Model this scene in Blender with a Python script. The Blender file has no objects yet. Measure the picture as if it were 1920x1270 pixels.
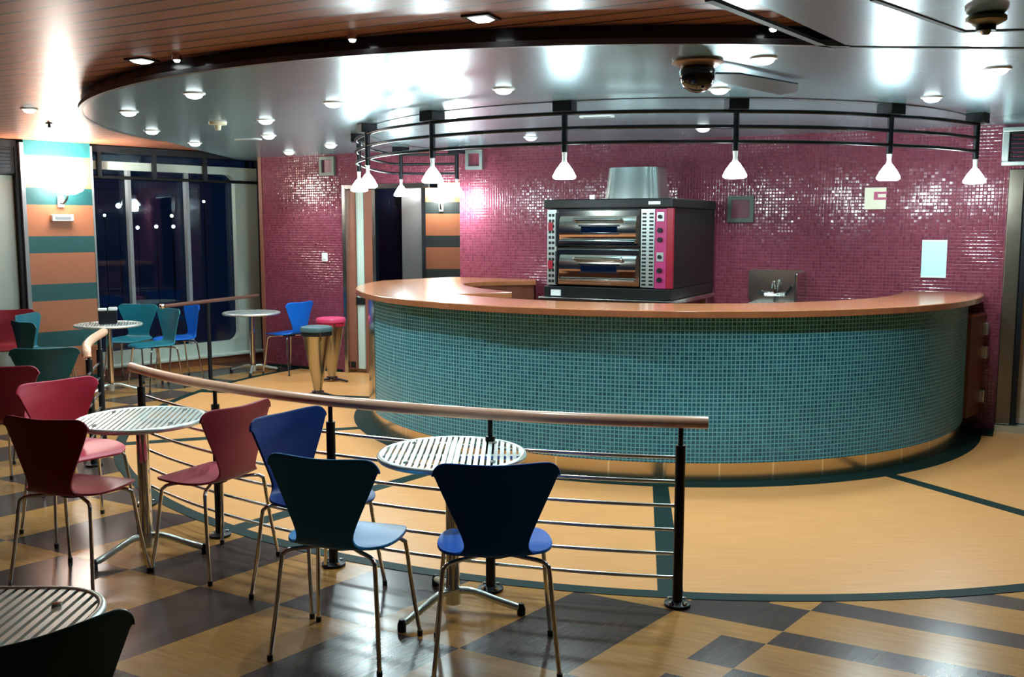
import bpy, bmesh, math, random
from mathutils import Vector, Matrix
random.seed(4)
PI = math.pi
sc = bpy.context.scene
COL = sc.collection
R = math.radians

# ------------------------------------------------------------------ camera
EYE = 1.65
cam = bpy.data.cameras.new('camera'); cam.sensor_width = 36; cam.lens = 1800 / 1920 * 36
co = bpy.data.objects.new('camera', cam); COL.objects.link(co)
co.location = (0, 0, EYE); co.rotation_euler = (R(90) - math.atan(210 / 1800), 0, 0)
sc.camera = co
cam.clip_start = .05

# ------------------------------------------------------------------ object helpers
def put(name, data, parent=None, loc=(0, 0, 0), rz=0.0):
    o = bpy.data.objects.new(name, data); COL.objects.link(o)
    o.location = loc; o.rotation_euler = (0, 0, rz)
    if parent: o.parent = parent
    return o

def tag(o, label, cat, group=None):
    o['label'] = label; o['category'] = cat
    if group: o['group'] = group
    return o

def thing(name, label, cat, loc=(0, 0, 0), rz=0.0, group=None):
    o = put(name, None, None, loc, rz); o.empty_display_size = .1
    return tag(o, label, cat, group)

def obj(name, bm, mat, parent=None, loc=(0, 0, 0), rz=0.0, smooth=None, bevel=0, label=None):
    bmesh.ops.recalc_face_normals(bm, faces=bm.faces)
    me = bpy.data.meshes.new(name)
    if smooth is not None:
        for f in bm.faces: f.smooth = True
    bm.to_mesh(me); bm.free()
    for m in (mat if isinstance(mat, (list, tuple)) else [mat]): me.materials.append(m)
    o = put(name, me, parent, loc, rz)
    if bevel:
        b = o.modifiers.new('bevel', 'BEVEL'); b.width = bevel; b.segments = 2; b.limit_method = 'ANGLE'
    if smooth:
        e = o.modifiers.new('split', 'EDGE_SPLIT'); e.split_angle = R(smooth)
    if label: o['label'] = label
    return o

def struct(o):
    o['kind'] = 'structure'; return o

def clone(root, loc, rz, label=None, group=None):
    def rec(o, parent):
        c = o.copy(); COL.objects.link(c)
        if parent: c.parent = parent
        for ch in list(o.children): rec(ch, c)
        return c
    r = rec(root, None); r.location = loc; r.rotation_euler = (0, 0, rz)
    if label: r['label'] = label
    if group: r['group'] = group
    return r

def reshade(root, table):
    """give a copied thing its own colour: table maps part name -> material"""
    for ch in root.children:
        k = ch.name.split('.')[0]
        if k in table:
            ch.data = ch.data.copy(); ch.data.materials.clear(); ch.data.materials.append(table[k])

# ------------------------------------------------------------------ mesh helpers
def BM(): return bmesh.new()

def box(bm, c, s, rot=None):
    """c centre, s full size"""
    vs = []
    for x in (-.5, .5):
        for y in (-.5, .5):
            for z in (-.5, .5):
                v = Vector((x * s[0], y * s[1], z * s[2]))
                if rot is not None: v = rot @ v
                vs.append(bm.verts.new(v + Vector(c)))
    for q in ((0, 1, 3, 2), (4, 6, 7, 5), (0, 4, 5, 1), (2, 3, 7, 6), (0, 2, 6, 4), (1, 5, 7, 3)):
        bm.faces.new([vs[i] for i in q])
    return bm

def bx(bm, x0, x1, y0, y1, z0, z1):
    return box(bm, ((x0 + x1) / 2, (y0 + y1) / 2, (z0 + z1) / 2), (abs(x1 - x0), abs(y1 - y0), abs(z1 - z0)))

def prism(bm, pts, z0, z1):
    b = [bm.verts.new((p[0], p[1], z0)) for p in pts]; t = [bm.verts.new((p[0], p[1], z1)) for p in pts]
    n = len(pts)
    bm.faces.new(b[::-1]); bm.faces.new(t)
    for i in range(n): bm.faces.new((b[i], b[(i + 1) % n], t[(i + 1) % n], t[i]))
    return bm

def prism_xz(bm, pts, y0, y1):
    """polygon in the x-z plane, extruded along y"""
    b = [bm.verts.new((p[0], y0, p[1])) for p in pts]; t = [bm.verts.new((p[0], y1, p[1])) for p in pts]
    n = len(pts)
    bm.faces.new(b); bm.faces.new(t[::-1])
    for i in range(n): bm.faces.new((b[i], t[i], t[(i + 1) % n], b[(i + 1) % n]))
    return bm

def lathe(bm, prof, seg=32, c=(0, 0, 0)):
    """prof: (r, z) list, closed with caps where r is 0"""
    rings = []
    for r, z in prof:
        if r < 1e-6: rings.append([bm.verts.new((c[0], c[1], c[2] + z))])
        else: rings.append([bm.verts.new((c[0] + r * math.cos(2 * PI * k / seg), c[1] + r * math.sin(2 * PI * k / seg), c[2] + z)) for k in range(seg)])
    for a, b in zip(rings, rings[1:]):
        for k in range(seg):
            k2 = (k + 1) % seg
            if len(a) == 1 and len(b) == 1: continue
            if len(a) == 1: bm.faces.new((a[0], b[k2], b[k]))
            elif len(b) == 1: bm.faces.new((a[k], a[k2], b[0]))
            else: bm.faces.new((a[k], a[k2], b[k2], b[k]))
    return bm

def smooth_path(pts, n=6):
    """Catmull-Rom through pts"""
    P = [Vector(p) for p in pts]; out = []
    for i in range(len(P) - 1):
        a = P[i - 1] if i else P[i] * 2 - P[i + 1]
        b, c = P[i], P[i + 1]
        d = P[i + 2] if i + 2 < len(P) else P[i + 1] * 2 - P[i]
        for k in range(n):
            t = k / n
            out.append(.5 * ((2 * b) + (c - a) * t + (2 * a - 5 * b + 4 * c - d) * t * t + (3 * b - a - 3 * c + d) * t ** 3))
    out.append(P[-1]); return out

def tube(bm, pts, r, seg=10, caps=True):
    P = [Vector(p) for p in pts]
    rr = r if isinstance(r, (list, tuple)) else [r] * len(P)
    t0 = (P[1] - P[0]).normalized()
    up = Vector((0, 0, 1)) if abs(t0.z) < .9 else Vector((1, 0, 0))
    nrm = (up - t0 * up.dot(t0)).normalized()
    rings = []
    for i, p in enumerate(P):
        if i == 0: t = P[1] - P[0]
        elif i == len(P) - 1: t = P[-1] - P[-2]
        else: t = (P[i + 1] - P[i]).normalized() + (P[i] - P[i - 1]).normalized()
        t.normalize()
        nrm = (nrm - t * nrm.dot(t)).normalized(); bi = t.cross(nrm)
        rings.append([bm.verts.new(p + (nrm * math.cos(2 * PI * k / seg) + bi * math.sin(2 * PI * k / seg)) * rr[i]) for k in range(seg)])
    for a, b in zip(rings, rings[1:]):
        for k in range(seg): bm.faces.new((a[k], a[(k + 1) % seg], b[(k + 1) % seg], b[k]))
    if caps:
        bm.faces.new(rings[0][::-1]); bm.faces.new(rings[-1])
    return bm

def arc(c, r, a0, a1, n, z=None):
    out = []
    for i in range(n + 1):
        a = R(a0 + (a1 - a0) * i / n)
        p = (c[0] + r * math.cos(a), c[1] + r * math.sin(a))
        out.append(p if z is None else (p[0], p[1], z))
    return out

def arc_sheet(bm, c, r0, r1, a0, a1, n, z0, z1):
    """curved wall between radii r0<r1 with uv (arc length, z)"""
    uv = bm.loops.layers.uv.verify()
    cols = []
    for i in range(n + 1):
        a = R(a0 + (a1 - a0) * i / n); ca, sa = math.cos(a), math.sin(a)
        cols.append(([bm.verts.new((c[0] + r * ca, c[1] + r * sa, z)) for r, z in ((r0, z0), (r1, z0), (r1, z1), (r0, z1))], a))
    for (A, a), (B, b) in zip(cols, cols[1:]):
        for k in range(4):
            k2 = (k + 1) % 4
            f = bm.faces.new((A[k], B[k], B[k2], A[k2]))
            for l in f.loops:
                ang = a if l.vert in A else b
                l[uv].uv = (ang * r1, l.vert.co.z)
    bm.faces.new(cols[0][0][::-1]); bm.faces.new(cols[-1][0])
    return bm

def rrect(x0, x1, z0, z1, r, n=5):
    out = []
    for cx, cz, a in ((x1 - r, z0 + r, -90), (x1 - r, z1 - r, 0), (x0 + r, z1 - r, 90), (x0 + r, z0 + r, 180)):
        for i in range(n + 1):
            t = R(a + 90 * i / n); out.append((cx + r * math.cos(t), cz + r * math.sin(t)))
    return out

# ------------------------------------------------------------------ material helpers
def new_mat(name):
    m = bpy.data.materials.new(name); m.use_nodes = True
    nt = m.node_tree; nt.nodes.clear()
    out = nt.nodes.new('ShaderNodeOutputMaterial'); b = nt.nodes.new('ShaderNodeBsdfPrincipled')
    nt.links.new(b.outputs[0], out.inputs[0])
    return m, nt, b

def node(nt, typ, **kw):
    n = nt.nodes.new(typ)
    for k, v in kw.items(): setattr(n, k, v)
    return n

def sock(nt, inp, v):
    if hasattr(v, 'is_linked'): nt.links.new(v, inp)
    else: inp.default_value = v

def math_n(nt, op, a, b=0.0, clamp=False):
    n = node(nt, 'ShaderNodeMath', operation=op, use_clamp=clamp)
    sock(nt, n.inputs[0], a); sock(nt, n.inputs[1], b)
    return n.outputs[0]

def mix_n(nt, f, a, b):
    n = node(nt, 'ShaderNodeMix', data_type='RGBA')
    sock(nt, n.inputs[0], f)
    for i, v in ((6, a), (7, b)):
        if hasattr(v, 'is_linked'): nt.links.new(v, n.inputs[i])
        else: n.inputs[i].default_value = (*v, 1)
    return n.outputs[2]

def noise_n(nt, vec, scale, detail=3, sc3=None):
    if sc3:
        mp = node(nt, 'ShaderNodeMapping'); nt.links.new(vec, mp.inputs[0]); mp.inputs['Scale'].default_value = sc3
        vec = mp.outputs[0]
    n = node(nt, 'ShaderNodeTexNoise'); nt.links.new(vec, n.inputs['Vector'])
    n.inputs['Scale'].default_value = scale; n.inputs['Detail'].default_value = detail
    return n.outputs[0]

def rotz_n(nt, vec, ang):
    mp = node(nt, 'ShaderNodeMapping'); nt.links.new(vec, mp.inputs[0]); mp.inputs['Rotation'].default_value = (0, 0, ang)
    return mp.outputs[0]

def bump_n(nt, b, h, strength, dist=.01):
    n = node(nt, 'ShaderNodeBump'); n.inputs['Strength'].default_value = strength; n.inputs['Distance'].default_value = dist
    nt.links.new(h, n.inputs['Height']); nt.links.new(n.outputs[0], b.inputs['Normal'])

def plain(name, col, rough=.5, metal=0.0, var=.12, scale=9, spec=.5, coat=0.0, emit=None, es=0.0, rvar=.06):
    m, nt, b = new_mat(name)
    tc = node(nt, 'ShaderNodeTexCoord').outputs['Object']
    nz = noise_n(nt, tc, scale)
    d = tuple(c * (1 - var) for c in col); l = tuple(min(1, c * (1 + var)) for c in col)
    nt.links.new(mix_n(nt, nz, d, l), b.inputs['Base Color'])
    nt.links.new(math_n(nt, 'MULTIPLY_ADD', nz, rvar), b.inputs['Roughness'])
    b.inputs['Roughness'].links[0].from_node.inputs[2].default_value = max(.02, rough - rvar / 2)
    b.inputs['Metallic'].default_value = metal; b.inputs['Specular IOR Level'].default_value = spec
    b.inputs['Coat Weight'].default_value = coat; b.inputs['Coat Roughness'].default_value = .15
    if emit:
        b.inputs['Emission Color'].default_value = (*emit, 1); b.inputs['Emission Strength'].default_value = es
    return m

def wood(name, c0, c1, rough=.3, along=(1.2, 14, 14), ang=0.0, scale=3.0, coat=0.0):
    m, nt, b = new_mat(name)
    tc = node(nt, 'ShaderNodeTexCoord').outputs['Object']
    v = rotz_n(nt, tc, -ang) if ang else tc
    nz = noise_n(nt, v, scale, 6, along)
    nt.links.new(mix_n(nt, nz, c0, c1), b.inputs['Base Color'])
    b.inputs['Roughness'].default_value = rough; b.inputs['Coat Weight'].default_value = coat
    b.inputs['Coat Roughness'].default_value = .12
    return m

def tile_mat(name, cols, grout, size, gw, rough, tilt, use_uv):
    """small glazed mosaic: every tile gets its own tint and a slightly different tilt"""
    m, nt, b = new_mat(name)
    tcn = node(nt, 'ShaderNodeTexCoord')
    s = node(nt, 'ShaderNodeSeparateXYZ'); nt.links.new(tcn.outputs['UV' if use_uv else 'Object'], s.inputs[0])
    u = math_n(nt, 'DIVIDE', s.outputs[0], size); w = math_n(nt, 'DIVIDE', s.outputs[1 if use_uv else 2], size)
    c = node(nt, 'ShaderNodeCombineXYZ')
    nt.links.new(math_n(nt, 'FLOOR', u), c.inputs[0]); nt.links.new(math_n(nt, 'FLOOR', w), c.inputs[1])
    wn = node(nt, 'ShaderNodeTexWhiteNoise', noise_dimensions='3D'); nt.links.new(c.outputs[0], wn.inputs['Vector'])
    def edge(x):
        f = math_n(nt, 'FRACT', x)
        return math_n(nt, 'MINIMUM', f, math_n(nt, 'SUBTRACT', 1.0, f))
    e = math_n(nt, 'MINIMUM', edge(u), edge(w))
    isg = math_n(nt, 'LESS_THAN', e, gw)
    rmp = node(nt, 'ShaderNodeValToRGB'); nt.links.new(wn.outputs[0], rmp.inputs[0])
    els = rmp.color_ramp.elements
    while len(els) < len(cols): els.new(.5)
    for i, cc in enumerate(cols):
        els[i].position = i / (len(cols) - 1); els[i].color = (*cc, 1)
    nt.links.new(mix_n(nt, isg, rmp.outputs[0], grout), b.inputs['Base Color'])
    nt.links.new(math_n(nt, 'MULTIPLY_ADD', isg, .5), b.inputs['Roughness'])
    b.inputs['Roughness'].links[0].from_node.inputs[2].default_value = rough
    # per-tile tilt of the normal
    g = node(nt, 'ShaderNodeNewGeometry')
    v1 = node(nt, 'ShaderNodeVectorMath', operation='SUBTRACT'); nt.links.new(wn.outputs['Color'], v1.inputs[0]); v1.inputs[1].default_value = (.5, .5, .5)
    v2 = node(nt, 'ShaderNodeVectorMath', operation='SCALE'); nt.links.new(v1.outputs[0], v2.inputs[0]); v2.inputs['Scale'].default_value = tilt
    v3 = node(nt, 'ShaderNodeVectorMath', operation='ADD'); nt.links.new(v2.outputs[0], v3.inputs[0]); nt.links.new(g.outputs['Normal'], v3.inputs[1])
    v4 = node(nt, 'ShaderNodeVectorMath', operation='NORMALIZE'); nt.links.new(v3.outputs[0], v4.inputs[0])
    bp = node(nt, 'ShaderNodeBump'); bp.inputs['Strength'].default_value = .5; bp.inputs['Distance'].default_value = .003
    nt.links.new(math_n(nt, 'MULTIPLY', math_n(nt, 'MINIMUM', e, .2), 5.0), bp.inputs['Height']); nt.links.new(v4.outputs[0], bp.inputs['Normal'])
    nt.links.new(bp.outputs[0], b.inputs['Normal'])
    return m

def stripe_mat(name, ca, cb, period, width, off):
    """horizontal bands on a pillar, measured in height"""
    m, nt, b = new_mat(name)
    tc = node(nt, 'ShaderNodeTexCoord').outputs['Object']
    s = node(nt, 'ShaderNodeSeparateXYZ'); nt.links.new(tc, s.inputs[0])
    md = math_n(nt, 'FLOORED_MODULO', math_n(nt, 'SUBTRACT', s.outputs[2], off), period)
    nz = noise_n(nt, tc, 22)
    A = mix_n(nt, nz, tuple(x * .85 for x in ca), ca); B = mix_n(nt, nz, tuple(x * .8 for x in cb), cb)
    nt.links.new(mix_n(nt, math_n(nt, 'LESS_THAN', md, width), A, B), b.inputs['Base Color'])
    b.inputs['Roughness'].default_value = .5
    return m

def floor_mat(name):
    m, nt, b = new_mat(name)
    tc = node(nt, 'ShaderNodeTexCoord').outputs['Object']
    s = node(nt, 'ShaderNodeSeparateXYZ'); nt.links.new(tc, s.inputs[0])
    x = math_n(nt, 'SUBTRACT', s.outputs[0], -1.03); y = math_n(nt, 'SUBTRACT', s.outputs[1], 4.05)
    a = math_n(nt, 'ADD', math_n(nt, 'MULTIPLY', x, .4796), math_n(nt, 'MULTIPLY', y, .9029))
    bb = math_n(nt, 'ADD', math_n(nt, 'MULTIPLY', x, .7832), math_n(nt, 'MULTIPLY', y, -.6575))
    i = math_n(nt, 'FLOOR', math_n(nt, 'DIVIDE', a, .775)); j = math_n(nt, 'FLOOR', math_n(nt, 'DIVIDE', bb, .465))
    chk = math_n(nt, 'LESS_THAN', math_n(nt, 'FLOORED_MODULO', math_n(nt, 'ADD', i, j), 2.0), .5)
    st = math_n(nt, 'LESS_THAN', math_n(nt, 'FLOORED_MODULO', math_n(nt, 'SUBTRACT', a, .62), .435), .155)
    inz = math_n(nt, 'GREATER_THAN', bb, 1.86); inm = math_n(nt, 'GREATER_THAN', bb, 1.68)
    nst = math_n(nt, 'SUBTRACT', 1.0, st)
    def sel(f, p, q):   # f ? q : p
        return math_n(nt, 'ADD', math_n(nt, 'MULTIPLY', math_n(nt, 'SUBTRACT', 1.0, f), p), math_n(nt, 'MULTIPLY', f, q))
    dark = sel(inz, sel(inm, chk, nst), st)
    g1 = noise_n(nt, rotz_n(nt, tc, R(28)), 4.0, 7, (1.5, 14, 1)); g2 = noise_n(nt, rotz_n(nt, tc, R(-50)), 4.0, 7, (1.5, 14, 1))
    light = mix_n(nt, g1, (.21, .09, .024), (.44, .22, .062))
    drk = mix_n(nt, g2, (.014, .009, .008), (.085, .052, .043))
    nt.links.new(mix_n(nt, dark, light, drk), b.inputs['Base Color'])
    b.inputs['Roughness'].default_value = .24
    b.inputs['Specular IOR Level'].default_value = .3
    return m

def plank_mat(name):
    m, nt, b = new_mat(name)
    tc = node(nt, 'ShaderNodeTexCoord').outputs['Object']
    v = rotz_n(nt, tc, R(28))
    s = node(nt, 'ShaderNodeSeparateXYZ'); nt.links.new(v, s.inputs[0])
    q = math_n(nt, 'DIVIDE', s.outputs[1], .132)
    f = math_n(nt, 'FRACT', q)
    gap = math_n(nt, 'LESS_THAN', f, .17)
    wn = node(nt, 'ShaderNodeTexWhiteNoise', noise_dimensions='1D'); nt.links.new(math_n(nt, 'FLOOR', q), wn.inputs['W'])
    gr = noise_n(nt, v, 3.0, 6, (1.0, 16, 1))
    c = mix_n(nt, gr, (.22, .075, .035), (.46, .175, .085))
    c = mix_n(nt, math_n(nt, 'MULTIPLY', wn.outputs[0], .45), c, (.22, .09, .065))
    nt.links.new(mix_n(nt, gap, c, (.03, .012, .01)), b.inputs['Base Color'])
    b.inputs['Roughness'].default_value = .38
    b.inputs['Specular IOR Level'].default_value = .4
    b.inputs['Coat Weight'].default_value = .06; b.inputs['Coat Roughness'].default_value = .25
    bump_n(nt, b, math_n(nt, 'SUBTRACT', 1.0, gap), .4, .008)
    return m

def brushed(name, col, rough=.25, metal=1.0, sc3=(2, 2, 60), var=.1):
    m, nt, b = new_mat(name)
    tc = node(nt, 'ShaderNodeTexCoord').outputs['Object']
    nz = noise_n(nt, tc, 6.0, 3, sc3)
    nt.links.new(mix_n(nt, nz, tuple(c * (1 - var) for c in col), col), b.inputs['Base Color'])
    nt.links.new(math_n(nt, 'MULTIPLY_ADD', nz, .12), b.inputs['Roughness'])
    b.inputs['Roughness'].links[0].from_node.inputs[2].default_value = rough
    b.inputs['Metallic'].default_value = metal
    return m

def glow(name, col, s):
    m, nt, b = new_mat(name)
    tc = node(nt, 'ShaderNodeTexCoord').outputs['Object']
    nz = noise_n(nt, tc, 4)
    nt.links.new(mix_n(nt, nz, tuple(c * .97 for c in col), col), b.inputs['Emission Color'])
    b.inputs['Base Color'].default_value = (.8, .8, .8, 1); b.inputs['Emission Strength'].default_value = s
    return m

# ------------------------------------------------------------------ materials
COOL = (.78, .97, 1.0)
M_floor = floor_mat('checkered_vinyl')
M_parq = wood('pale_oak_vinyl', (.40, .175, .055), (.62, .30, .105), .34, (1.0, 16, 1), 0, 4.0)
M_ink = plain('dark_green_vinyl', (.004, .017, .015), .55, 0, spec=.1)
M_plank = plank_mat('varnished_ceiling_planks')
M_sat = plain('satin_ceiling_metal', (.25, .40, .46), .27, .5, .05, 1.5, rvar=.02)
M_seam = plain('shadow_gap', (.05, .055, .06), .6)
M_fasc = plain('black_fascia', (.01, .011, .013), .16)
M_lip = plain('grey_lip', (.16, .16, .165), .4, .5)
M_pink = tile_mat('maroon_mosaic', [(.135, .024, .043), (.17, .032, .054), (.20, .04, .066), (.15, .027, .046)], (.13, .027, .047), .028, .05, .15, .065, False)
M_inset = plain('maroon_inset', (.15, .028, .048), .4)
M_teal = tile_mat('teal_mosaic', [(.009, .078, .135), (.021, .14, .20), (.014, .105, .17), (.035, .18, .235)], (.13, .41, .46), .0275, .12, .25, .05, True)
M_top = wood('counter_cherry', (.26, .085, .035), (.44, .17, .075), .22, (2, 8, 2), 0, 3.0, .4)
M_carc = wood('carcass_brown', (.10, .03, .018), (.17, .055, .03), .4, (8, 8, 1.5))
M_gate = wood('gate_brown', (.13, .045, .022), (.22, .085, .04), .35, (9, 9, 1.2))
M_hand = wood('handrail_beech', (.66, .34, .21), (.84, .50, .34), .28, (6, 6, 6), 0, 3, .4)
M_dkrail = wood('handrail_dark', (.09, .04, .03), (.15, .07, .05), .3, (6, 6, 6))
M_steel = plain('satin_steel', (.62, .62, .58), .18, 1.0, .04, 3, rvar=.03)
M_kick = brushed('kick_steel', (.66, .6, .5), .14, 1.0, (2, 2, 40))
def kick_mat():
    m = brushed('kick_steel_sheets', (.70, .62, .50), .14, 1.0, (2, 2, 40))
    nt = m.node_tree; b = [n for n in nt.nodes if n.type == 'BSDF_PRINCIPLED'][0]
    u = node(nt, 'ShaderNodeSeparateXYZ'); nt.links.new(node(nt, 'ShaderNodeTexCoord').outputs['UV'], u.inputs[0])
    g = math_n(nt, 'LESS_THAN', math_n(nt, 'FLOORED_MODULO', u.outputs[0], .36), .012)
    nt.links.new(mix_n(nt, g, (.66, .57, .44), (.9, .95, .9)), b.inputs['Base Color'])
    return m
M_kick = kick_mat()
M_chrome = plain('chrome', (.72, .72, .70), .1, 1.0, .04)
M_flue = plain('flue_steel', (.55, .60, .58), .24, 1.0, .04, 3, rvar=.02)
M_cone = plain('cone_steel', (.40, .38, .31), .2, 1.0, .04, 3, rvar=.02)
M_bronze = plain('dark_bronze_frame', (.15, .13, .10), .3, .8)
M_bar = plain('bright_rail_bar', (.82, .84, .82), .24, 1.0, .04)
M_alu = plain('cast_aluminium', (.66, .74, .71), .3, .85, .06)
M_slat = plain('slat_aluminium', (.72, .80, .77), .35, .7, .05)
M_black = plain('black_paint', (.007, .008, .010), .45, 0, .2, spec=.25)
M_rub = plain('black_rubber', (.012, .012, .012), .7)
M_dark = plain('dark_steel', (.02, .022, .026), .3, .6)
M_mint = plain('mint_white_paint', (.45, .56, .50), .35, 0, .05)
M_white = plain('white_paint', (.75, .78, .76), .4, 0, .04)
M_grey = plain('grey_panel', (.22, .26, .28), .4, 0, .06)
M_pane = plain('night_glass', (.002, .006, .02), .03, 0, .2, spec=.6, rvar=.01)
def night_pane():
    m, nt, b = new_mat('night_window_glass')
    nt.nodes.remove(b); out = [n for n in nt.nodes if n.type == 'OUTPUT_MATERIAL'][0]
    tr = node(nt, 'ShaderNodeBsdfTransparent'); tr.inputs[0].default_value = (.75, .85, .95, 1)
    gl = node(nt, 'ShaderNodeBsdfGlossy'); gl.inputs['Roughness'].default_value = .02
    fr = node(nt, 'ShaderNodeFresnel'); fr.inputs[0].default_value = 1.5
    mx = node(nt, 'ShaderNodeMixShader'); nt.links.new(fr.outputs[0], mx.inputs[0]); nt.links.new(tr.outputs[0], mx.inputs[1]); nt.links.new(gl.outputs[0], mx.inputs[2])
    nt.links.new(mx.outputs[0], out.inputs[0]); return m
M_glass = night_pane()
M_stripe = stripe_mat('orange_teal_bands', (.46, .17, .075), (.006, .10, .105), .50, .175, .375)
M_ppr = plain('brown_panel', (.21, .075, .045), .4, 0, .15)
M_ora = plain('orange_wood_skirting', (.28, .10, .045), .4, 0, .2)
M_cream = plain('cream_plate', (.70, .66, .50), .35, 0, .04)
M_paper = plain('pale_blue_paper', (.50, .78, .78), .5, 0, .05)
M_grn = plain('dark_green_frame', (.06, .085, .07), .4, .3)
M_olive = plain('olive_brass', (.16, .13, .06), .35, .6)
M_copper = plain('copper_ring', (.30, .17, .10), .35, .7)
M_bluegrey = plain('shadow_blue_grey', (.06, .11, .15), .4, .2)
M_dome = plain('smoked_dome', (.012, .010, .010), .08, 0, .2, spec=.8)
M_oven = plain('polished_steel', (.74, .72, .66), .11, 1.0, .06, 3, rvar=.03)
M_ovdk = plain('oven_dark', (.008, .009, .009), .4, 0, spec=.25)
M_ovred = plain('oven_red', (.30, .012, .03), .3)
M_ovpk = plain('oven_magenta', (.42, .03, .14), .35)
M_lamp = glow('pendant_glass', (.82, 1, 1), 14)
M_disc = glow('downlight_glass', (.88, 1, 1), 2.2)
M_sco = glow('sconce_glass', (1, .96, .9), 16)
M_maroon = plain('maroon_lacquer', (.29, .026, .042), .38, 0, .08, spec=.4)
M_red = plain('red_lacquer', (.42, .018, .045), .4, 0, .08, spec=.4)
M_blue = plain('blue_lacquer', (.003, .11, .52), .45, 0, .08, spec=.22)
M_blue_shaded = plain('shaded_blue_lacquer', (.004, .03, .16), .42, 0, .08, spec=.3)  # darker copy of the blue, the chair's shade put into its colour
M_sky = plain('pale_blue_lacquer', (.022, .22, .52), .42, 0, .08, spec=.35)
M_navy = plain('navy_lacquer', (.006, .03, .13), .38, 0, .08, coat=.15)
M_tealc = plain('teal_lacquer', (.008, .16, .22), .35, 0, .08, coat=.1)
M_green = plain('dark_green_lacquer', (.004, .075, .072), .38, 0, .1, coat=.2)
M_stl = plain('slate_vinyl', (.05, .10, .11), .4)
M_stp = plain('pink_vinyl', (.50, .04, .11), .35)

# ------------------------------------------------------------------ setting
# plan: bar centre BC; back wall line Y = 9.8 - 0.531 X; window wall at 45 degrees
BC = (1.29, 8.65)
ZC = 2.45                       # metal ceiling
WB = R(-27.97)                  # back wall direction
ub = Vector((math.cos(WB), math.sin(WB)))
def back_s(X): return X / ub.x  # distance along the back wall from its X=0 point (0, 9.8)

PLAN = [(-9, -3.2), (8.5, -3.2), (8.5, 15), (-2.85, 15), (-2.85, 12.5), (-3.2, 12.19), (-9, 5.88)]
bm = BM(); prism(bm, PLAN, -.12, 0)
struct(obj('floor', bm, M_floor))
# pale floor of the bar, as an inlay bounded by the dark ring
bm = BM(); prism(bm, arc(BC, 4.54, 0, 360, 120)[:-1], -.02, .0015)
struct(obj('floor_bar_inlay', bm, M_parq))
def ring(name, r0, r1, a0, a1, z0, z1, mat, n=120):
    bm = BM(); arc_sheet(bm, BC, r0, r1, a0, a1, n, z0, z1); return struct(obj(name, bm, mat))
ring('trim_1', 4.485, 4.565, -215, -20, -.01, .003, M_ink, 160)
ring('trim_2', 2.40, 2.70, -206, -18, -.01, .003, M_ink, 120)
for k, a in enumerate((-62.8, -97.3, -128.5, -161, -191.5)):
    d = Vector((math.cos(R(a)), math.sin(R(a)))); p = Vector((-d.y, d.x)); w = .058
    c = Vector(BC)
    q = [c + d * 2.7 + p * w * .85, c + d * 2.7 - p * w * .85, c + d * 4.52 - p * w, c + d * 4.52 + p * w]
    bm = BM(); prism(bm, [tuple(v) for v in q], -.01, .0024)
    struct(obj('trim_%d' % (3 + k), bm, M_ink))

# wood ceiling (higher) and metal ceiling (lower), with the dark fascia between them
bm = BM(); prism(bm, PLAN, 2.53, 2.6)
struct(obj('ceiling', bm, M_plank))
CC = (.773, 8.466); CR = 4.107
left_arc = arc(CC, CR, -79.6, -190, 80)
outline = [(1.515, 4.426)] + left_arc[1:] + [(-3.3, 10.2), (-3.3, 11.95), (-3.0, 12.28), (1.0, 12.3), (8.4, 12.3), (8.4, -3.1), (-4.1, -3.1)]
# the straight edge of the recess runs from the camera's side of the room to the tip of the arc
bm = BM(); prism(bm, outline, ZC, 2.52)
struct(obj('ceiling_metal', bm, M_sat))
bm = BM()
A = arc(CC, CR + .012, -79.6, -196, 90)
for z0, z1, rr, mi in ((2.472, 2.529, .012, 0),):
    arc_sheet(bm, CC, CR - .002, CR + .012, -79.8, -190, 100, z0, z1)
struct(obj('trim_8', bm, M_fasc))
bm = BM(); arc_sheet(bm, CC, CR - .002, CR + .03, -79.8, -190, 100, ZC - .004, 2.472)
struct(obj('trim_9', bm, M_lip))
# seams of the ceiling panels
def seam(n, p, q, w=.011):
    p, q = Vector(p), Vector(q); d = (q - p).normalized(); s = Vector((-d.y, d.x)) * w
    bm = BM(); prism(bm, [tuple(v) for v in (p + s, q + s, q - s, p - s)], ZC - .004, ZC + .01)
    struct(obj('trim_%d' % n, bm, M_seam))
seam(10, (1.42, 4.42), (5.5, 4.60), .014)
seam(11, (1.45, 4.47), (.70, 3.53), .016)
seam(12, (1.28, 3.52), (1.86, 4.08))
seam(13, (1.86, 4.08), (4.6, 3.72))
bm = BM(); arc_sheet(bm, BC, 2.535, 2.55, -212, -28, 120, ZC - .004, ZC + .01)
struct(obj('trim_14', bm, M_seam))

# back wall with maroon mosaic, one opening; local x runs along the wall from (0, 9.8), local y points away from the room
S0, SO0, SO1, S1 = back_s(-2.92), back_s(-1.89), back_s(-.545), back_s(3.94)
bm = BM()
bx(bm, S0, SO0, 0, .14, 0, 2.53); bx(bm, SO0, SO1, 0, .14, 2.11, 2.53); bx(bm, SO1, S1, 0, .14, 0, 2.53)
bx(bm, S1 + 1.15, S1 + 3.5, 0, .14, 0, 2.53); bx(bm, S1, S1 + 1.15, 0, .14, 2.1, 2.53)
wall_back = struct(obj('wall_back', bm, M_pink, None, (0, 9.8, 0), WB))
def on_back(s, y=0.0, z=0.0):   # point at s along the wall, y metres behind (negative = into the room)
    return (s * ub.x - y * ub.y, 9.8 + s * ub.y + y * ub.x, z)
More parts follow.
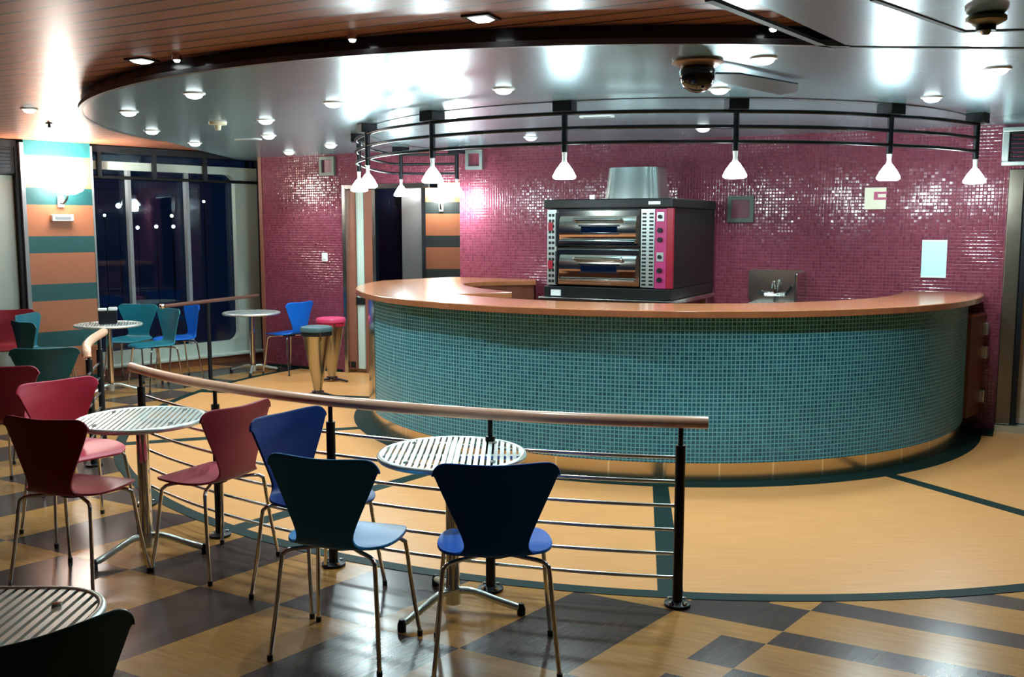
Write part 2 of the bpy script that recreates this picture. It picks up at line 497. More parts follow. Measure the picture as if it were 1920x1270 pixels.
# edge trim of the wall's free end and dark skirting
bm = BM(); bx(bm, S0 - .05, S0 - .001, -.01, .16, 0, 2.5)
struct(obj('trim_15', bm, M_ppr, None, (0, 9.8, 0), WB))
bm = BM(); bx(bm, S0, SO0 - .04, -.012, -.001, .001, .03)
struct(obj('baseboard_back', bm, M_ink, None, (0, 9.8, 0), WB))
bm = BM(); bx(bm, 3.55, S1, -.3, -.001, .0005, .004)
struct(obj('trim_16', bm, M_ink, None, (0, 9.8, 0), WB))

# doorway: metal frame, brown reveal, door leaf standing open
d1 = struct(put('door_1', None, None, (0, 9.8, 0), WB))
bm = BM(); bx(bm, SO0 + .001, SO0 + .05, -.02, .15, .002, 2.109); bx(bm, SO0 + .05, SO1 - .36, -.02, .15, 2.06, 2.109)
obj('door_frame', bm, M_steel, d1, bevel=.004)
bm = BM(); bx(bm, SO0 + .05, SO0 + .135, .02, .06, .05, 2.055)
obj('door_leaf', bm, M_ppr, d1)
bm = BM(); bx(bm, SO0 + .06, SO0 + .13, .018, .0199, .06, .13)
obj('kick_strip', bm, M_black, d1)
bm = BM(); bx(bm, SO0 + .145, SO0 + .235, .05, .09, .05, 2.055)
obj('edge_panel', bm, M_mint, d1, label='pale mint edge panel')
bm = BM(); bx(bm, SO0 + .137, SO0 + .243, .035, .075, .78, .86)
obj('latch', bm, M_black, d1)
bm = BM(); bx(bm, SO0 + .245, SO0 + .355, .06, .10, .002, 2.055)
obj('side_panel', bm, M_ppr, d1)
bm = BM(); bx(bm, SO0 + .357, SO0 + .40, .06, .12, .002, 2.055)
obj('metal_stile', bm, M_steel, d1)
# far room seen through the opening
FW = 14.6
bm = BM(); bx(bm, -2.84, -2.12, FW, FW + .15, 0, 2.53); bx(bm, 0.2, 4, FW, FW + .15, 0, 2.53)
struct(obj('wall_far', bm, M_ppr))
w3 = struct(put('window_3', None, None, (0, FW, 0)))
bm = BM(); bx(bm, -2.11, -1.40, .02, .06, .2, 2.45); obj('pane', bm, M_pane, w3)
bm = BM(); bx(bm, -1.66, -1.36, -.03, .018, .2, 2.5); obj('jamb_panel', bm, M_grey, w3)
bm = BM(); bx(bm, -2.11, -1.36, -.04, .06, 0, .195); bx(bm, -2.115, -2.07, -.04, .018, .2, 2.5); bx(bm, -1.357, -1.30, -.04, .05, 0, 2.5); obj('window_frame', bm, M_dark, w3)
bm = BM(); bx(bm, -1.295, .2, FW - .1, FW + .15, 0, 2.53)
struct(obj('pillar_far', bm, stripe_mat('orange_dark_bands', (.50, .19, .085), (.018, .035, .035), .50, .175, .34)))

# window wall
WO = Vector((-3.13, 12.0)); WD = R(180 + 47.4)      # local x runs from the far corner towards the viewer, local +y into the room
wx = Vector((math.cos(WD), math.sin(WD)))
def wloc(): return (WO.x, WO.y, 0), WD
L0, r0 = wloc()
bm = BM()
bx(bm, -.5, 0, -.30, -.16, 0, 2.53); bx(bm, 2.06, 2.9, -.30, -.16, 0, 2.53); bx(bm, 6.28, 8.6, -.30, -.16, 0, 2.53)
bx(bm, 0, 2.06, -.30, -.16, 0, .18); bx(bm, 2.9, 6.28, -.30, -.16, 0, .18)
struct(obj('wall_left', bm, M_dark, None, L0, r0))
# local y: room side is +y because x runs towards the viewer on the left hand; see check below
def window(n, x0, x1, jamb0, jamb1, mull, posts, rnd=.12):
    w = struct(put('window_%d' % n, None, None, L0, r0))
    bm = BM(); bx(bm, x0 + .02, x1 - .02, -.15, -.12, .18, 2.5); obj('pane', bm, M_glass, w)
    # pale surround: rounded opening cut by building it from jamb, sill and corner fillets
    bm = BM()
    bx(bm, x0, x0 + jamb0, -.115, -.04, .12, 2.36)
    if jamb1: bx(bm, x1 - jamb1, x1, -.115, -.04, .12, 2.36)
    bx(bm, x0 + jamb0, x1 - jamb1, -.115, -.04, 2.27, 2.36)
    bx(bm, x0 + jamb0, x1 - jamb1, -.115, -.04, .12, .26)
    for sx, zx, sg, zg in ((x0 + jamb0, 2.27, 1, -1), (x0 + jamb0, .26, 1, 1)) + (((x1 - jamb1, 2.27, -1, -1), (x1 - jamb1, .26, -1, 1)) if jamb1 else ()):
        pts = [(sx, zx)] + [(sx + sg * rnd * (1 - math.sin(R(t))), zx + zg * rnd * (1 - math.cos(R(t)))) for t in range(0, 91, 15)]
        prism_xz(bm, pts, -.115, -.04)
    obj('window_frame', bm, M_mint, w)
    bm = BM(); bx(bm, x0, x1, -.115, .06, .085, .12); obj('window_sill', bm, M_mint, w, bevel=.01)
    for m in mull:
        bm = BM(); bx(bm, m - .02, m + .02, -.118, -.05, .26, 2.27); obj('mullion', bm, M_grey, w)
    bm = BM(); bx(bm, x0 - .02, x1, -.15, .03, 2.45, 2.52); bx(bm, x0 - .045, x0 - .004, -.15, .03, .12, 2.45); obj('header', bm, M_black, w)
    for p in posts:
        bm = BM(); bx(bm, p - .022, p + .022, -.03, .012, 2.19, 2.45); obj('hanger', bm, M_black, w)
    bm = BM(); tube(bm, [(x0 + .01, -.01, 2.185), (x1 - .01, -.01, 2.185)], .018, 10); obj('blind_rail', bm, M_black, w, smooth=40)
    return w
window(1, 0.0, 2.08, .31, 0.0, (.93, 1.63), (.72, 1.35, 1.98))
w2 = window(2, 2.86, 6.3, .36, .3, (4.2, 5.2), (3.25, 4.0))
bm = BM(); bx(bm, 2.86, 6.2, -.11, .02, 2.19, 2.449); obj('blind_box', bm, M_black, w2)
bm = BM()
for k in range(6): bx(bm, 2.9, 3.12, .0205, .03, 2.21 + k * .036, 2.235 + k * .036)
obj('blind_slats', bm, M_dark, w2)
bm = BM(); bx(bm, -.02, 2.09, -.155, .0, .001, .085); bx(bm, 2.79, 6.4, -.155, .0, .001, .085)
struct(obj('baseboard_left', bm, M_ora, None, L0, r0))
bm = BM(); bx(bm, 2.10, 2.78, -.155, .06, .001, 2.529)
struct(obj('pillar_left', bm, M_stripe, None, L0, r0))
bm = BM(); bx(bm, 2.082, 2.098, -.15, .07, .12, 2.5); bx(bm, 2.782, 2.82, -.15, .07, .12, 2.5)
struct(obj('trim_17', bm, M_grey, None, L0, r0))
# lamps far off in the night outside
M_far = glow('distant_lamp', (.85, .95, 1), 5)
M_fary = glow('distant_yellow_lamp', (1, .85, .5), 4)
th = math.atan(210 / 1800)
for px, py, r_, mt, lb in ((222, 386, .19, M_far, 'bluish distant lamp outside the window, largest and leftmost of the bright ones'), (196, 404, .10, M_far, 'faint distant lamp outside close to the banded pillar edge'),
                       (258, 427, .13, M_far, 'distant white lamp outside, first of a level row of three'), (293, 425, .13, M_far, 'distant white lamp outside, middle of a level row of three'), (325, 425, .13, M_far, 'distant white lamp outside, last of a level row of three'),
                       (322, 405, .12, M_fary, 'yellowish distant lamp outside just above a row of three'), (382, 378, .10, M_far, 'small distant lamp outside, alone in the pane nearest the mint jamb')):
    u_, v_ = (px - 960) / 1800, (635 - py) / 1800
    d_ = Vector((u_, math.cos(th) + v_ * math.sin(th), -math.sin(th) + v_ * math.cos(th))) * 42
    r_ *= .62
    t = thing('distant_lamp', lb, 'outdoor lamp', tuple(d_ + Vector((0, 0, EYE))), 0, 'lamps outside the night window')
    bm = BM(); lathe(bm, [(0, r_), (r_ * .7, r_ * .7), (r_, 0), (r_ * .7, -r_ * .7), (0, -r_)], 12); obj('globe', bm, mt, t, smooth=80)
    bm = BM(); tube(bm, [(0, 0, -r_), (0, 0, -6.5)], .02, 6); obj('mast', bm, M_black, t)
# remaining walls of the room, behind and beside the camera
bm = BM(); bx(bm, 8.35, 8.5, -3.2, 9, 0, 2.53); struct(obj('wall_right', bm, M_ppr))
bm = BM(); bx(bm, -9, 8.5, -3.35, -3.2, 0, 2.53); struct(obj('wall_front', bm, M_ppr))

# second door at the end of the maroon wall
d2 = struct(put('door_2', None, None, (0, 9.8, 0), WB))
bm = BM(); bx(bm, S1 + .002, S1 + .11, -.05, .15, .06, 2.099); bx(bm, S1 + .11, S1 + 1.14, -.05, .15, 2.02, 2.099); obj('door_frame', bm, M_bronze, d2, bevel=.006)
bm = BM(); bx(bm, S1 + .112, S1 + .15, -.03, .15, .06, 2.015); obj('frame_rebate', bm, M_black, d2)
bm = BM(); bx(bm, S1 + .152, S1 + 1.13, .05, .10, .06, 2.01); obj('door_leaf', bm, plain('beige_door', (.45, .32, .22), .4), d2)
bm = BM(); bx(bm, S1 + .002, S1 + 1.14, -.08, .15, .001, .055); obj('threshold', bm, M_alu, d2)

# ------------------------------------------------------------------ bar counter
RT = 2.56
bar = thing('bar_counter', 'curved bar counter with teal mosaic front and cherry wood top', 'bar counter', (0, 0, 0))
bm = BM(); arc_sheet(bm, BC, RT - .03, RT, -160, -20, 160, .125, 1.075)
obj('mosaic_front', bm, M_teal, bar)
bm = BM(); arc_sheet(bm, BC, RT - .04, RT - .006, -193, -20, 180, .004, .122)
obj('kick_plate', bm, M_kick, bar)
bm = BM(); arc_sheet(bm, BC, RT - .03, RT + .004, -193, -160.1, 30, .124, 1.075)
obj('end_trim', bm, M_steel, bar)
bm = BM(); arc_sheet(bm, BC, RT - .05, RT + .004, -19.9, -17.5, 4, .004, 1.075)
obj('end_post', bm, M_gate, bar)
bm = BM(); arc_sheet(bm, BC, RT - .055, RT - .042, -206, -20, 160, .004, 1.07)
obj('inner_panel', bm, M_carc, bar)
# cherry top: outer arc, a wide left wing running to the back wall, inner edge
outer = arc(BC, 2.665, -20.5, -197, 110)
wing_end = [on_back(back_s(-.60), -.012)[:2], on_back(back_s(.24), -.012)[:2]]
inner = [(.235, 9.40)] + [tuple(p[:2]) for p in smooth_path([(.235, 9.40), (-.05, 9.33), (-.30, 9.19), (-.44, 8.99), (-.42, 8.65), (-.27, 8.22), (.0, 7.78)], 5)][1:]
inner2 = arc(BC, 2.07, -151, -22, 60)
inner2 = [(.0, 7.70)] + inner2[2:]
P = outer + wing_end + inner + inner2
bm = BM(); prism(bm, P, 1.079, 1.125)
obj('countertop', bm, M_top, bar, bevel=.006)
# body under the left wing
bm = BM()
pts3 = [(.215, 9.415), (-.05, 9.345), (-.29, 9.21), (-.425, 9.0), (-.41, 8.66), (-.255, 8.23)]
for a, b in zip(pts3, pts3[1:]):
    A, B = Vector(a), Vector(b); d = (B - A).normalized(); n = Vector((d.y, -d.x)) * .03
    if n.dot(Vector((-1, .2))) < 0: n = -n
    prism(bm, [tuple(A), tuple(B), tuple(B + n), tuple(A + n)], .002, 1.077)
obj('wing_panel', bm, M_carc, bar)

gate = thing('counter_gate', 'brown hinged wooden gate between end of mosaic counter and maroon wall', 'gate', (0, 0, 0))
g0 = Vector((3.70, 7.76)); g1 = Vector((3.87, 7.72))
g0 = Vector((3.585, 7.50)); g1 = Vector(on_back(back_s(3.83), -.02)[:2])
gd = (g1 - g0).normalized(); gn = Vector((-gd.y, gd.x)) * .02
bm = BM(); prism(bm, [tuple(v) for v in (g0 + gn, g0 - gn, g1 - gn, g1 + gn)], .14, .94)
obj('gate_leaf', bm, M_gate, gate)
bm = BM(); prism(bm, [tuple(v) for v in (g0 + gn * 1.3, g0 - gn * 1.3, g1 - gn * 1.3, g1 + gn * 1.3)], .941, .962)
obj('top_rail', bm, M_top, gate)
for z in (.83, .64, .28):
    bm = BM(); c = g1 - gd * .03 - gn * 1.7
    box(bm, (c.x, c.y, z), (.05, .04, .10), Matrix.Rotation(math.atan2(gd.y, gd.x), 3, 'Z'))
    obj('hinge', bm, M_alu, gate, bevel=.005)

# ------------------------------------------------------------------ pizza oven
def two_tone(o, n=6):
    for p in o.data.polygons[n:]: p.material_index = 1
    return o
OV = on_back(back_s(1.39), -.70)
oven = thing('pizza_oven', 'stainless double deck pizza oven with red control strip behind the counter', 'oven', (*OV[:2], 0), WB)
W, D, Z0, Z1 = 1.10, 1.18, 1.15, 1.80
h = W / 2; f = -D / 2
bm = BM(); bx(bm, -h, h, f + .03, D / 2, Z0, Z1); obj('body', bm, M_ovdk, oven, bevel=.006)
bm = BM(); bx(bm, -h - .02, h + .01, f - .03, D / 2, Z1, Z1 + .075); obj('top_hood', bm, M_ovdk, oven, bevel=.008)
bm = BM(); bx(bm, .36, .46, f - .034, f - .0305, Z1 + .025, Z1 + .05); obj('maker_plate', bm, M_white, oven)
bm = BM(); bx(bm, -h - .02, h, f - .02, D / 2, Z0 - .09, Z0 - .001); obj('lower_shelf', bm, M_ovdk, oven, bevel=.006)
bm = BM(); bx(bm, -h - .05, h + .02, f - .07, D / 2, Z0 - .13, Z0 - .091); obj('work_ledge', bm, M_steel, oven, bevel=.006)
bm = BM(); bx(bm, -.50, -.41, f - .03, f - .0205, Z0 - .08, Z0 - .03); obj('info_plate', bm, M_white, oven)
for sx in (-1, 1):
    for sy in (-1, 1):
        bm = BM(); bx(bm, sx * (h - .06) - .025, sx * (h - .06) + .025, sy * (D / 2 - .08) - .025, sy * (D / 2 - .08) + .025, .001, Z0 - .131)
        obj('leg', bm, M_steel, oven)
bm = BM(); bx(bm, -h + .0, -h + .085, f, f + .029, Z0 + .01, Z1 - .01)
for k in range(13):
    for q in range(2): bx(bm, -h + .015 + q * .03, -h + .035 + q * .03, f - .004, f, Z0 + .03 + k * .046, Z0 + .053 + k * .046)
two_tone(obj('vent_panel', bm, [M_alu, M_ovdk], oven))
for zb in (Z0 + .015, Z0 + .335):
    bm = BM(); bx(bm, -h + .012, -h + .055, f - .012, f - .005, zb + .13, zb + .20); obj('red_label', bm, M_ovred, oven)
for i, zb in enumerate((Z0 + .015, Z0 + .335)):
    zt = zb + .30
    bm = BM(); bx(bm, -h + .1, h - .27, f - .005, f + .029, zb, zt); dr = obj('deck_front', bm, M_oven, oven, bevel=.006)
    bm = BM(); za, zz_ = zb + .03, zt - .05
    pr = [(f - .006, za)] + [(f - .018 - .026 * math.sin(PI * q / 8) ** .6, za + (zz_ - za) * q / 8) for q in range(9)] + [(f - .006, zz_)]
    vv = [[bm.verts.new((x, y, z)) for y, z in pr] for x in (-h + .13, h - .29)]
    bm.faces.new(vv[0]); bm.faces.new(vv[1][::-1])
    for q in range(len(pr)): bm.faces.new((vv[0][q], vv[0][(q + 1) % len(pr)], vv[1][(q + 1) % len(pr)], vv[1][q]))
    door = obj('oven_door', bm, M_oven, oven, smooth=35)
    bm = BM(); bx(bm, -h + .33, h - .45, f - .049, f - .044, zb + .115, zb + .165)
    wn = obj('door_window', bm, M_pane, door, bevel=.004)
    bm = BM()
    for zz in (zb + .10, zb + .166): bx(bm, -h + .31, h - .43, f - .052, f - .043, zz, zz + .014)
    obj('window_trim', bm, M_chrome, door)
    bm = BM(); tube(bm, smooth_path([(-h + .28, f - .03, zb + .225), (-h + .28, f - .08, zb + .22), (-h + .34, f - .085, zb + .22), (h - .48, f - .085, zb + .22), (h - .42, f - .08, zb + .22), (h - .42, f - .03, zb + .225)], 4), .012, 8)
    obj('handle', bm, M_chrome, door, smooth=40)
    bm = BM(); bx(bm, -h + .13, h - .29, f - .06, f - .0355, zb + .028, zb + .052); obj('door_lip', bm, M_chrome, door, bevel=.006)
    bm = BM(); bx(bm, -h + .085, -h + .1, f - .02, f + .029, zb, zt - .02); obj('hinge_bar', bm, M_black, oven)
bm = BM(); bx(bm, h - .26, h - .145, f - .002, f + .029, Z0 + .01, Z1 - .01)
for k in range(20):
    for q in (0, 1): bx(bm, h - .25 + q * .06, h - .215 + q * .06, f - .004, f - .002, Z0 + .025 + k * .03, Z0 + .04 + k * .03)
two_tone(obj('louvre_panel', bm, [M_alu, M_ovdk], oven))
bm = BM(); bx(bm, h - .14, h - .045, f - .006, f + .029, Z0 + .005, Z1 - .01); obj('control_panel', bm, M_ovpk, oven)
bm = BM(); bx(bm, h - .043, h + .008, f - .006, f + .029, Z0 + .005, Z1 - .005); obj('red_edge', bm, M_ovred, oven)
for zb in (Z0 + .015, Z0 + .335):
    for z in (.06, .135):
        bm = BM(); tube(bm, [(h - .095, f - .007, zb + z), (h - .095, f - .03, zb + z)], .02, 14); obj('knob', bm, M_black, oven, smooth=40)
    bm = BM(); bx(bm, h - .125, h - .065, f - .012, f - .0065, zb + .205, zb + .28); obj('switch_plate', bm, M_alu, oven, bevel=.004)
    bm = BM(); tube(bm, [(h - .095, f - .012, zb + .243), (h - .095, f - .03, zb + .243)], .016, 14); obj('knob', bm, M_black, oven, smooth=40)
# flue box on top
bm = BM()
flue = [(-.16, f + .15), (.30, f + .15), (.32, f + .45), (-.18, f + .45)]
def frustum(bm, x0, x1, y0, y1, z0, z1, ins):
    n = 28; lo, hi = [], []
    for k in range(n):
        t = 2 * PI * k / n; e = .5
        cx = math.copysign(abs(math.cos(t)) ** e, math.cos(t)); cy = math.copysign(abs(math.sin(t)) ** e, math.sin(t))
        mx, my, rx, ry = (x0 + x1) / 2, (y0 + y1) / 2, (x1 - x0) / 2, (y1 - y0) / 2
        lo.append(bm.verts.new((mx + rx * cx, my + ry * cy, z0))); hi.append(bm.verts.new((mx + (rx - ins) * cx, my + (ry - ins) * cy, z1)))
    bm.faces.new(lo[::-1]); bm.faces.new(hi)
    for k in range(n): bm.faces.new((lo[k], lo[(k + 1) % n], hi[(k + 1) % n], hi[k]))
frustum(bm, -.12, .38, f + .12, f + .52, Z1 + .076, Z1 + .335, .03)
obj('flue_hood', bm, M_flue, oven, smooth=30)
bm = BM(); tube(bm, [(-.18, f + .1, Z1 + .076), (-.18, f + .1, Z1 + .11)], .025, 12); obj('vent_cap', bm, M_chrome, oven, smooth=40)

# back-bar bench under the basin
SB = back_s(2.36)
basin = thing('hand_basin', 'small stainless hand basin with splashback and tap on maroon wall', 'basin', on_back(SB, -.002), WB)
bm = BM(); bx(bm, -.24, .24, -.36, -.003, .86, .98); obj('bowl', bm, M_steel, basin, bevel=.03)
bm = BM(); prism_xz(bm, rrect(-.25, .25, .981, 1.27, .04), -.02, -.001); obj('splashback', bm, M_steel, basin)
bm = BM(); bx(bm, .225, .25, -.36, -.021, .981, 1.26); obj('side_screen', bm, M_steel, basin, bevel=.012)
bm = BM(); tube(bm, smooth_path([(0, -.07, .985), (0, -.07, 1.10), (0, -.10, 1.16), (0, -.17, 1.15), (0, -.19, 1.11)], 5), .012, 10)
tube(bm, [(-.09, -.07, 1.05), (.09, -.07, 1.05)], .016, 10)
obj('tap', bm, M_chrome, basin, smooth=40)
for s in (-1, 1):
    bm = BM(); tube(bm, [(s * .09, -.07, 1.05), (s * .15, -.09, 1.10 + s * .03)], .011, 8); obj('tap_lever', bm, M_dark, basin, smooth=40)
bm = BM(); bx(bm, -.06, .06, -.2, -.02, .002, .855); obj('pedestal', bm, M_steel, basin)

# ------------------------------------------------------------------ wall signs and plates
def wall_item(name, label, cat, s, z, group=None):
    return thing(name, label, cat, on_back(s, -.001, z), WB, group)
def square_frame(label, s, z, w, mat, group='square frames on the maroon wall', m2=None):
    t = wall_item('wall_plaque', label, 'plaque', s, z, group)
    q = .035; bm = BM()
    bx(bm, -w / 2, w / 2, -.03, 0, w / 2 - q, w / 2); bx(bm, -w / 2, w / 2, -.03, 0, -w / 2, -w / 2 + q)
    bx(bm, -w / 2, -w / 2 + q, -.03, 0, -w / 2 + q, w / 2 - q); bx(bm, w / 2 - q, w / 2, -.03, 0, -w / 2 + q, w / 2 - q)
    obj('frame', bm, mat, t)
    bm = BM(); bx(bm, -w / 2 + q, w / 2 - q, -.004, 0, -w / 2 + q, w / 2 - q); obj('inset', bm, m2 or M_inset, t, label='maroon inset')
    return t
square_frame('dark square frame high on maroon wall above the white switch', back_s(-2.06), 2.32, .21, M_grn)
square_frame('pale metal square frame high on wall beside the doorway glow', back_s(-.38), 2.33, .2, M_alu)
square_frame('dark green square frame on maroon wall beside the oven', back_s(2.06), 1.805, .235, M_grn)
t = wall_item('square_sign', 'cream square sign with notched lettering under a pendant lamp', 'sign', back_s(3.065), 1.885)
bm = BM(); bx(bm, -.085, -.012, -.03, 0, -.09, .09); bx(bm, -.012, .085, -.03, 0, .055, .09); bx(bm, -.012, .085, -.03, 0, -.09, -.012); bx(bm, .02, .085, -.03, 0, .008, .036)
obj('plate', bm, M_cream, t)
bm = BM(); bx(bm, -.015, .02, -.006, 0, -.012, .055); bx(bm, .02, .09, -.006, 0, -.012, .008); bx(bm, .02, .09, -.006, 0, .036, .055); obj('notch', bm, M_ovpk, t)
t = wall_item('notice', 'pale blue paper notice on maroon wall above the counter end', 'notice', back_s(3.485), 1.385)
bm = BM(); bx(bm, -.095, .095, -.012, 0, -.155, .155); obj('sheet', bm, M_paper, t)
for z in (.143, -.155):
    bm = BM(); bx(bm, -.095, .095, -.018, -.0125, z, z + .012); obj('clip_strip', bm, M_white, t)
t = wall_item('wall_grille', 'silver square grille high on wall above the metal door frame', 'grille', back_s(4.02), 2.275)
bm = BM()
bx(bm, -.15, .15, -.05, 0, .115, .15); bx(bm, -.15, .15, -.05, 0, -.15, -.115); bx(bm, -.15, -.10, -.05, 0, -.115, .115); bx(bm, .10, .15, -.05, 0, -.115, .115); obj('frame', bm, M_alu, t, bevel=.006)
bm = BM()
for k in range(7): bx(bm, -.10, .10, -.02, -.004, -.105 + k * .033, -.085 + k * .033)
obj('slats', bm, M_dark, t)
t = wall_item('light_switch', 'small white switch on maroon wall above the blue chair', 'switch', back_s(-2.12), 1.305)
bm = BM(); bx(bm, -.04, .04, -.012, 0, -.05, .05); obj('plate', bm, M_white, t, bevel=.005)
bm = BM(); bx(bm, -.018, .018, -.018, -.0125, -.025, .025); obj('rocker', bm, M_white, t, bevel=.003)

# ------------------------------------------------------------------ lamps
def spot(parent, loc, power, size=110, blend=.7, col=COOL, rad=.04):
    l = bpy.data.lights.new('spot_light', 'SPOT'); l.energy = power; l.color = col; l.spot_size = R(size); l.spot_blend = blend; l.shadow_soft_size = rad
    return put('spot_light', l, parent, loc)
def point(parent, loc, power, col=COOL, rad=.05):
    l = bpy.data.lights.new('bulb_light', 'POINT'); l.energy = power; l.color = col; l.shadow_soft_size = rad
    return put('bulb_light', l, parent, loc)

P_DOWN, P_WOOD, P_PEND, P_SCON = 34, 30, 17, 40
GD = 'recessed ceiling downlights'
def downlight(label, x, y, z, r, power, square=False, size=115):
    t = thing('recessed_downlight', label, 'ceiling light', (x, y, z), 0, GD)
    bm = BM()
    if square:
        lathe(bm, [(r, 0), (r + .028, 0), (r + .028, -.008), (r, -.008), (r, 0)], 4)
        obj('trim_ring', bm, M_black, t, rz=R(20))
        bm = BM(); lathe(bm, [(0, -.001), (r - .001, -.001), (r - .001, -.008), (r * .6, -.02), (0, -.024)], 4); obj('diffuser', bm, M_disc, t, rz=R(20))
    else:
        lathe(bm, [(r, 0), (r + .016, 0), (r + .012, -.008), (r, -.008), (r, 0)], 28)
        obj('trim_ring', bm, M_white, t)
        bm = BM(); lathe(bm, [(0, -.001), (r - .001, -.001), (r - .001, -.008), (r * .93, -.018), (r * .74, -.027), (r * .42, -.033), (0, -.035)], 28); obj('diffuser', bm, M_disc, t, smooth=60)
    if power: spot(t, (0, 0, -.065), power, size)
    return t
DL = [(-1.92, 5.93, 'round downlight just behind the curved black fascia, leftmost of the front row'),
      (-2.68, 6.85, 'round downlight at the rounded left tip of the metal ceiling, in front of its twin'),
      (-3.02, 8.2, 'round downlight at the rounded left tip of the metal ceiling, behind its twin'),
      (-3.05, 9.39, 'round downlight above the top of the first tall night window'),
      (-1.86, 7.39, 'round downlight in the middle of the left metal ceiling, front of a close pair'),
      (-2.15, 8.63, 'round downlight in the middle of the left metal ceiling, rear of a close pair'),
      (-1.79, 9.63, 'round downlight above the maroon wall beside the pendant rack'),
      (-2.4, 10.5, 'round downlight closest to the maroon wall, above the blue chair by the stools'),
      (-1.16, 6.36, 'round downlight in front of the leftmost pendant post, near the fascia'),
      (-.05, 5.73, 'round downlight between the second and third pendant posts, near the fascia'),
      (.17, 8.78, 'small round downlight seen between the rack rails above the oven'),
      (1.56, 7.98, 'small round downlight seen between the rack rails right of the oven flue'),
      (1.21, 5.73, 'round downlight directly behind the black dome fixture'),
      (1.2, 4.70, 'round downlight between the black fascia and the dome fixture'),
      (2.47, 5.01, 'round downlight at the far right of the metal ceiling, near the straight seam'),
      (2.61, 6.1, 'round downlight between the last two pendant posts')]
for x, y, lb in DL:
    downlight(lb, x, y, ZC, .052, P_DOWN)
downlight('small square downlight with black rim in wood ceiling above the curved fascia', -1.96, 5.22, 2.529, .062, P_WOOD, True)
downlight('small square downlight with black rim in wood ceiling at the top centre', -.13, 4.18, 2.529, .062, P_WOOD, True)
downlight('small downlight in wood ceiling in front of the striped pillar', -3.62, 7.35, 2.529, .045, P_WOOD)
downlight('unseen downlight added to light the foreground floor', 3.4, 2.6, ZC, .052, P_WOOD * .5)  # added out of view to brighten the foreground floor

GF = 'fascia spotlights'
for x, y, lb in ((-1.72, 5.06, 'tiny bright spotlight on the curved black fascia, left of the three'), (-.73, 4.52, 'tiny bright spotlight on the curved black fascia, middle of the three'), (1.13, 4.28, 'tiny bright spotlight at the right corner of the black fascia')):
    t = thing('fascia_spotlight', lb, 'spotlight', (x, y, 2.529), 0, GF)
    bm = BM(); lathe(bm, [(0, 0), (.024, 0), (.024, -.03), (.018, -.03)], 16); obj('housing', bm, M_chrome, t)
    bm = BM(); lathe(bm, [(0, -.03), (.018, -.03), (.012, -.04), (0, -.043)], 16); obj('lens', bm, M_disc, t)
    spot(t, (0, 0, -.06), 4, 120)

# pendant rack over the counter
RC = (1.29, 8.83); RR = 2.65
LAMPS = [(3.32, 6.98), (2.50, 6.46), (1.42, 6.2), (.34, 6.32), (-.56, 6.86), (-1.14, 7.69), (-1.34, 8.52), (-1.13, 9.9), (-.56, 9.86)]
rack = thing('pendant_rack', 'black curved rack of three rails and ceiling posts above the counter', 'lamp rack', (0, 0, 0))
path = [Vector((3.32, 6.98, 0)), Vector((2.95, 6.69, 0)), Vector((2.50, 6.46, 0)), Vector((1.98, 6.26, 0)), Vector((1.42, 6.2, 0)), Vector((.86, 6.2, 0)), Vector((.34, 6.32, 0)), Vector((-.14, 6.54, 0)), Vector((-.56, 6.86, 0)), Vector((-.9, 7.24, 0)), Vector((-1.14, 7.69, 0)), Vector((-1.30, 8.15, 0)), Vector((-1.34, 8.52, 0)), Vector((-1.33, 9.1, 0)), Vector((-1.27, 9.55, 0)), Vector((-1.13, 9.9, 0)), Vector((-.56, 9.86, 0))]
for z in (2.375, 2.28, 2.185):
    bm = BM(); tube(bm, [Vector((p.x, p.y, z)) for p in smooth_path(path, 6)], .0125, 8); obj('rail', bm, M_dark, rack, smooth=50)
for x, y in LAMPS:
    bm = BM(); tube(bm, [(x, y, 2.40), (x, y, 2.13)], .021, 12); obj('post', bm, M_dark, rack, smooth=40)
    bm = BM(); box(bm, (x, y, 2.4155), (.128, .128, .068), Matrix.Rotation(math.atan2(y - 8.83, x - 1.29), 3, 'Z')); obj('ceiling_block', bm, M_black, rack, bevel=.004)
PL = ['white glass pendant lamp at the free end of the rack, near the metal door frame',
      'white glass pendant lamp directly above the cream square sign',
      'white glass pendant lamp right of the oven, in front of the dark green frame',
      'white glass pendant lamp left of the oven flue',
      'white glass pendant lamp in front of the doorway, nearer than the small ones',
      'white glass pendant lamp at the left bend of the rack, front of two overlapping',
      'white glass pendant lamp at the left bend of the rack, behind another lamp',
      'small white glass pendant lamp in front of the dark glass of the doorway',
      'white glass pendant lamp hanging against the maroon wall beside the doorway']
first = None
for (x, y), lb in zip(LAMPS, PL):
    if first is None:
        t = first = thing('pendant_lamp', lb, 'pendant lamp', (x, y, 1.955), 0, 'pendant lamps above the counter')
        bm = BM(); lathe(bm, [(.012, .174), (.017, .172), (.014, .13), (.02, .105), (.02, .10), (.0, .10)], 16); obj('stem', bm, M_white, t, smooth=40)
        bm = BM(); lathe(bm, [(.019, .108), (.03, .095), (.055, .06), (.076, .02), (.074, .008), (.06, .0), (.054, .004), (.068, .016), (.048, .055), (.024, .09), (.014, .10)], 28); obj('glass_shade', bm, M_lamp, t, smooth=60)
        bm = BM(); lathe(bm, [(0, .075), (.018, .07), (.026, .045), (.018, .015), (0, .008)], 16); obj('bulb', bm, M_lamp, t, smooth=60)
        point(t, (0, 0, -.035), P_PEND, COOL, .045)
    else:
        clone(first, (x, y, 1.955), 0, lb)

